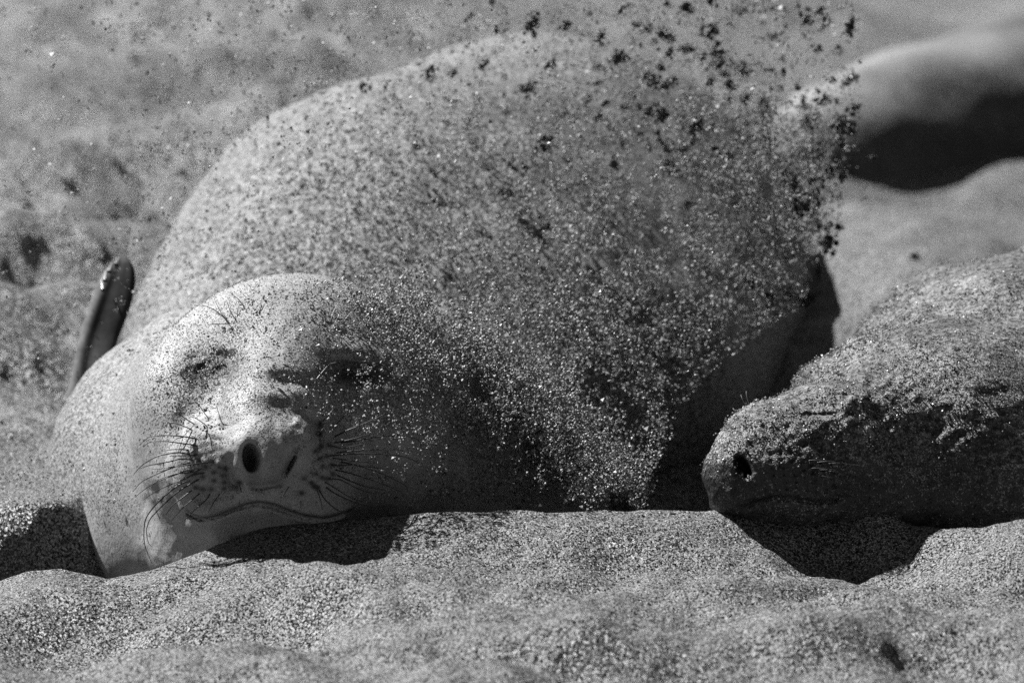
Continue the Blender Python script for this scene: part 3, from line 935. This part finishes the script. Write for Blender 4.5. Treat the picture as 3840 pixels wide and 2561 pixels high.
# where the plume is thick: (px, py, spread x, spread y, weight), with the depth its middle has
PL = [(1480, 1120, 80, 60, 0.14, 0.18), (1600, 1200, 90, 60, 0.18, 0.18), (1740, 1310, 95, 65, 0.22, 0.16), (1890, 1440, 95, 70, 0.24, 0.14), (2040, 1570, 100, 80, 0.24, 0.12), (2180, 1710, 100, 80, 0.2, 0.1), (2280, 1820, 90, 60, 0.14, 0.05), (2250, 1150, 430, 330, 1.0, 0.50), (2050, 1500, 300, 260, 0.8, 0.25), (2620, 850, 260, 260, 0.75, 0.75), (2500, 350, 420, 330, 0.85, 0.85), (2880, 450, 180, 300, 0.35, 0.78), (1700, 900, 500, 400, 0.55, 0.55),
      (2350, 1750, 200, 130, 0.25, 0.10), (1500, 500, 600, 350, 0.28, 0.8), (900, 900, 600, 600, 0.24, 0.45), (2850, 700, 110, 120, 0.35, 0.72), (2900, 900, 90, 200, 0.3, 0.7), (600, 1900, 350, 150, 0.03, 0.0), (1300, 150, 600, 150, 0.12, 0.9)]
rg = np.random.default_rng(21)
def right_limit(py):
    return np.interp(py, [0, 150, 500, 700, 850, 1000, 1150, 1250, 1500, 1700, 1900], [3200, 3230, 3210, 3170, 3120, 3060, 2990, 2850, 2560, 2480, 2420])
def sample(n):
    wts = np.array([p[4] for p in PL]); wts /= wts.sum()
    which = rg.choice(len(PL), n, p=wts)
    pl = np.array(PL)[which]
    px = pl[:, 0] + rg.normal(size=n) * pl[:, 2]; py = pl[:, 1] + rg.normal(size=n) * pl[:, 3]
    wd = pl[:, 5] + rg.normal(size=n) * 0.12
    ok = (px < right_limit(py) + rg.normal(size=n) * 12) & (py < 1905) & (px > -80) & (py > -80)
    clump = fbm2(px / 130, py / 130, 99, 3, 0.7)
    ok &= clump + 0.12 > rg.uniform(-0.55, 0.45, n)
    px, py, wd = px[ok], py[ok], wd[ok]
    s = K * (D + wd) / D
    i = np.clip(np.searchsorted(S1.ax[0], (px - 1920) * s), 0, len(S1.ax[0]) - 1); j = np.clip(np.searchsorted(S1.ax[1], (1280.5 - py) * s), 0, len(S1.ax[1]) - 1)
    f = FRONT1[i, j]
    wd = np.where(np.isnan(f), wd, np.minimum(wd, f - 0.02 - 0.1 * rg.random(len(wd))))
    wd = np.maximum(wd, -0.25)
    s = K * (D + wd) / D
    return to_world(np.stack(((px - 1920) * s, (1280.5 - py) * s, wd), -1))
c = sample(125000)
Vg, Fg = grains(c, np.exp(rg.normal(-0.05, 0.38, len(c))) * 0.00125, rg, tet=True)
cl = sample(14000)
k = rg.integers(3, 10, len(cl))
cc = np.repeat(cl, k, 0) + rg.normal(size=(k.sum(), 3)) * np.repeat(rg.uniform(0.0014, 0.0055, len(cl)), k)[:, None]
Vh, Fh = grains(cc, rg.uniform(0.0010, 0.0026, len(cc)), rg)
gmesh = new_mesh('airborne_sand', np.vstack((Vg, Vh)), np.vstack((Fg, Fh + len(Vg))), False)
link('airborne_sand', gmesh, M_GRAIN, kind='stuff', label='cloud of loose sand grains flying over the big seal', category='sand')

def clod_mesh(seed, n=26):
    r = np.random.default_rng(seed)
    pts = [np.zeros(3)]; rad = [0.30]
    for _ in range(n):
        b = pts[r.integers(0, len(pts))] + r.normal(size=3) * np.array((0.30, 0.18, 0.26))
        pts.append(b); rad.append(r.uniform(0.10, 0.26))
    for _ in range(70):
        b = pts[r.integers(0, n)] + r.normal(size=3) * 0.22
        pts.append(b); rad.append(r.uniform(0.03, 0.09))
    V_, F_ = [], []
    base = ico()
    off = 0
    for p, q in zip(pts, rad):
        if q > 0.095:
            v = base[0] * (q * (1 + 0.28 * noise3(*((base[0] * 2.2 + p * 3).T + 10), seed)))[:, None] + p
            f = base[1]
        else:
            v, f = grains(np.array([p]), np.array([q]), r)
        V_.append(v); F_.append(f + off); off += len(v)
    return np.vstack(V_), np.vstack(F_)
def ico():
    t = (1 + 5 ** 0.5) / 2
    v = [(-1, t, 0), (1, t, 0), (-1, -t, 0), (1, -t, 0), (0, -1, t), (0, 1, t), (0, -1, -t), (0, 1, -t), (t, 0, -1), (t, 0, 1), (-t, 0, -1), (-t, 0, 1)]
    f = [(0, 11, 5), (0, 5, 1), (0, 1, 7), (0, 7, 10), (0, 10, 11), (1, 5, 9), (5, 11, 4), (11, 10, 2), (10, 7, 6), (7, 1, 8), (3, 9, 4), (3, 4, 2), (3, 2, 6), (3, 6, 8), (3, 8, 9), (4, 9, 5), (2, 4, 11), (6, 2, 10), (8, 6, 7), (9, 8, 1)]
    v = [np.array(x) / math.sqrt(1 + t * t) for x in v]
    mid = {}; nf = []
    def m(a_, b_):
        key = (min(a_, b_), max(a_, b_))
        if key not in mid:
            x = v[a_] + v[b_]; v.append(x / np.linalg.norm(x)); mid[key] = len(v) - 1
        return mid[key]
    for a_, b_, c_ in f:
        x, y, z = m(a_, b_), m(b_, c_), m(c_, a_)
        nf += [(a_, x, z), (b_, y, x), (c_, z, y), (x, y, z)]
    return np.array(v), np.array(nf)
CM = []
for i in range(9):
    v, f = clod_mesh(100 + i, 14 + 2 * i)
    v = v / np.abs(v).max()
    CM.append(new_mesh('sand_clod', v, f, False)); CM[-1].materials.append(M_CLOD)
C5 = [(820, 105, 75), (1025, 150, 80), (965, 235, 55), (870, 240, 55), (1025, 385, 85), (1060, 530, 55), (1000, 615, 90), (980, 700, 70), (845, 740, 95), (510, 350, 90), (440, 425, 60), (590, 500, 75),
      (350, 150, 90), (110, 410, 90), (60, 390, 70), (100, 560, 60), (640, 345, 50), (430, 590, 70), (530, 670, 85), (280, 620, 70), (360, 735, 60), (900, 500, 60), (795, 500, 40), (850, 590, 70),
      (1140, 770, 25), (1100, 920, 20), (1090, 975, 25), (920, 1200, 110), (980, 1120, 40), (870, 1100, 60), (790, 1125, 45), (870, 1340, 70), (760, 1250, 40), (800, 1460, 80), (800, 1390, 45),
      (230, 990, 70), (500, 820, 50), (615, 740, 50), (690, 430, 30), (940, 395, 40), (890, 145, 35), (660, 180, 40), (610, 570, 40), (820, 45, 40), (620, 50, 50), (500, 60, 60), (230, 50, 70),
      (140, 180, 50), (230, 250, 60), (300, 280, 50), (150, 260, 40), (100, 330, 35), (240, 440, 30), (1150, 565, 14), (700, 860, 80), (760, 930, 90), (840, 900, 80), (930, 850, 70), (980, 870, 60),
      (700, 1000, 80), (780, 1010, 80), (860, 990, 80), (950, 960, 60), (840, 1060, 60), (660, 1140, 60), (700, 1440, 70), (640, 1470, 60), (730, 1520, 25), (560, 1380, 60), (620, 680, 40), (520, 540, 30), (170, 700, 40), (40, 720, 50), (440, 770, 50), (200, 870, 40)]
CM_PX = [(2400 + x / 1.307, y / 1.307, s / 1.307) for x, y, s in C5]
CM_PX += [(x * 1.6333, y * 1.6333, s * 1.6333) for x, y, s in
          [(1250, 330, 40), (1255, 150, 34), (1225, 55, 40), (1420, 135, 36), (955, 338, 30), (1070, 45, 26), (1250, 520, 42), (985, 175, 30), (830, 200, 30), (1040, 170, 22), (1290, 265, 26), (1215, 205, 34), (1160, 440, 30), (1205, 385, 26),
           (1510, 190, 56), (1490, 260, 36), (1590, 300, 40), (1640, 130, 40), (1300, 60, 24), (1135, 70, 22), (1380, 85, 26), (1110, 150, 20), (1460, 60, 30), (1330, 420, 26), (1410, 380, 30), (1540, 390, 34), (1575, 470, 30), (1350, 230, 22)]]
rr = random.Random(31)
while len(CM_PX) < 190:
    x = rr.gauss(2620, 330); y = abs(rr.gauss(250, 330)); 
    if x < right_limit(y) - 20 and y < 1000: CM_PX.append((x, y, rr.uniform(14, 40)))
def clod_label(x, y, s):
    size = 'large' if s > 55 else ('mid-sized' if s > 30 else 'small')
    if x > 3090: where = 'at the cloud\'s right rim, ' + ('near the top' if y < 230 else 'by the black flank' if y > 380 else 'above the black flank')
    elif x > 2880: where = 'at the cloud\'s right, ' + ('near the top' if y < 200 else 'beside the blurred seal' if y < 650 else 'by the big seal\'s rump' if y < 1000 else 'above the sleeping seal')
    elif x > 2600: where = 'at the cloud\'s middle right, ' + ('near the top' if y < 150 else 'high' if y < 420 else 'low')
    elif x > 2250: where = 'over the big seal\'s right back, ' + ('near the top' if y < 170 else 'high' if y < 420 else 'low')
    else: where = 'over the big seal\'s middle back, ' + ('near the top' if y < 200 else 'low')
    return size + ' sand clump ' + where
ORD = ['leftmost', 'second', 'third', 'fourth', 'fifth', 'sixth', 'seventh', 'eighth', 'ninth', 'tenth', 'eleventh', 'twelfth', 'thirteenth', 'fourteenth', 'fifteenth', 'sixteenth', 'seventeenth', 'eighteenth', 'nineteenth', 'twentieth']
def single_out(items):
    """items: list of (x, object); look-alikes of one place are told apart by their order from the left"""
    by = {}
    for x, o in items: by.setdefault(o['label'], []).append((x, o))
    for lbl, g in by.items():
        if len(g) == 1: continue
        for n, (x, o) in enumerate(sorted(g, key=lambda t: t[0])):
            o['label'] = lbl + ', ' + ('leftmost of them' if n == 0 else 'rightmost of them' if n == len(g) - 1 else ORD[min(n, 19)] + ' from left')
AIR = []; LYING = []
for i, (x, y, s) in enumerate(CM_PX):
    wd = 0.72 + rg.uniform(-0.12, 0.16)
    u_, v_, _ = uv(x, y, wd)
    f = FRONT1[min(np.searchsorted(S1.ax[0], u_), len(S1.ax[0]) - 1), min(np.searchsorted(S1.ax[1], v_), len(S1.ax[1]) - 1)]
    if not np.isnan(f): wd = min(wd, f - 0.04)
    o = bpy.data.objects.new('sand_clod', CM[i % 9]); sc.collection.objects.link(o)
    o.location = tuple(P(x, y, wd))
    r_ = s * 0.5 * K * (D + wd) / D * 1.9
    o.scale = (r_ * rg.uniform(0.8, 1.2), r_ * rg.uniform(0.7, 1.1), r_ * rg.uniform(0.8, 1.2))
    o.rotation_euler = tuple(rg.uniform(-0.6, 0.6, 3))
    o['label'] = clod_label(x, y, s); o['category'] = 'sand clod'; o['group'] = 'clumps of sand thrown into the air'
    AIR.append((x, o))

# clods lying on the beach behind
BC = [(1032, 155, 72), (3430, 975, 52), (240, 690, 62), (640, 150, 30), (70, 690, 38), (680, 655, 42), (560, 830, 44), (705, 825, 30), (840, 360, 36), (1050, 400, 34), (430, 610, 34), (620, 595, 30), (800, 430, 26),
      (270, 560, 30), (300, 640, 30), (500, 220, 34), (930, 265, 26), (180, 440, 26), (1320, 160, 34), (1140, 40, 40), (1540, 210, 30), (600, 90, 30), (420, 160, 26), (900, 300, 26), (720, 400, 28), (640, 480, 30), (80, 530, 40),
      (130, 545, 36), (350, 560, 30), (150, 730, 30), (100, 770, 34), (460, 780, 30), (520, 690, 26), (200, 330, 26), (50, 260, 26), (360, 380, 28), (580, 330, 34), (480, 300, 26), (820, 120, 34), (950, 60, 28), (730, 60, 24), (1230, 250, 22)]
for i, (x, y, s) in enumerate(BC):
    X_, Y_, Z_ = drop(x, y, 0.5)
    o = bpy.data.objects.new('sand_clod', CM[i % 9]); sc.collection.objects.link(o)
    r_ = s * 0.65 * K * (D + Y_) / D
    o.location = (X_, Y_, Z_ + r_ * 0.3)
    o.scale = (r_ * 1.2, r_, r_ * 0.75); o.rotation_euler = (0, 0, rg.uniform(-0.5, 0.5))
    if i == 0: lbl = 'dark oblong lump lying on the beach above the big seal\'s head, near top'
    elif i == 1: lbl = 'single dark lump on the pale bank behind the sleeping seal'
    elif i == 2: lbl = 'large dark clod on the beach above the raised flipper'
    else:
        lbl = ('small' if s < 29 else 'mid-sized') + ' dark clod '
        lbl += 'at the left edge' if x < 260 else 'left of the big seal\'s back' if x < 620 else 'beside the big seal\'s shoulder' if y > 280 else 'above the big seal\'s shoulder'
        lbl += ', near the top' if y < 200 else ', halfway up' if y < 500 else ', lower down'
    o['label'] = lbl
    o['category'] = 'sand clod'
    o['group'] = 'clods lying on the beach'
    LYING.append((x, o))
single_out(AIR); single_out(LYING)

# loose grains caught in the coats
def caught(name, co, nr, wt, n, seed, rmin, rmax, label):
    r = np.random.default_rng(seed)
    wt = np.clip(wt, 0, None); wt = wt / wt.sum()
    pick = r.choice(len(co), n, p=wt)
    c_ = co[pick] + r.normal(size=(n, 3)) * 0.0022 + nr[pick] * 0.0006
    V_, F_ = grains(c_, r.uniform(rmin, rmax, n), r)
    link(name, new_mesh(name, V_, F_, False), M_GRAIN2, kind='stuff', label=label, category='sand')
M_GRAIN2 = mat_plain('coat_grain', 0.17, 0.4, 0.6)
b1 = 1280.5 - V[:, 1] / (K * (D + V[:, 2]) / D); a1 = 1920 + V[:, 0] / (K * (D + V[:, 2]) / D)
nb1 = mesh_normals(sm); nb2 = mesh_normals(m2)
hd = (V[:, 2] < 0.25) & (a1 > 560) & (a1 < 1680)
w1 = hd * sstep(-0.1, 0.5, nb1[:, 2]) * sstep(1560, 1440, b1) * (1 + 0.3 * np.exp(-(((a1 - 775) / 95) ** 2 + ((b1 - 1390) / 55) ** 2)) - 0.9 * np.exp(-(((a1 - 1345) / 110) ** 2 + ((b1 - 1405) / 45) ** 2)))
caught('head_sand', Vw, nb1, w1, 6500, 51, 0.0006, 0.0013, 'loose sand grains caught on the big seal\'s forehead and eyelids')
ar2 = 1.0 + 8 * o2
w2 = ar2 * sstep(-0.15, 0.5, nb2[:, 2]) * (V2[:, 0] < 0.95) * (0.2 + np.clip(noise3(*(Vw2.T * 40), 88) * 3, 0, 1))
caught('coat_sand', Vw2, nb2, w2, 14000, 52, 0.0008, 0.0021, 'crumbs of wet sand stuck in the sleeping seal\'s coat')
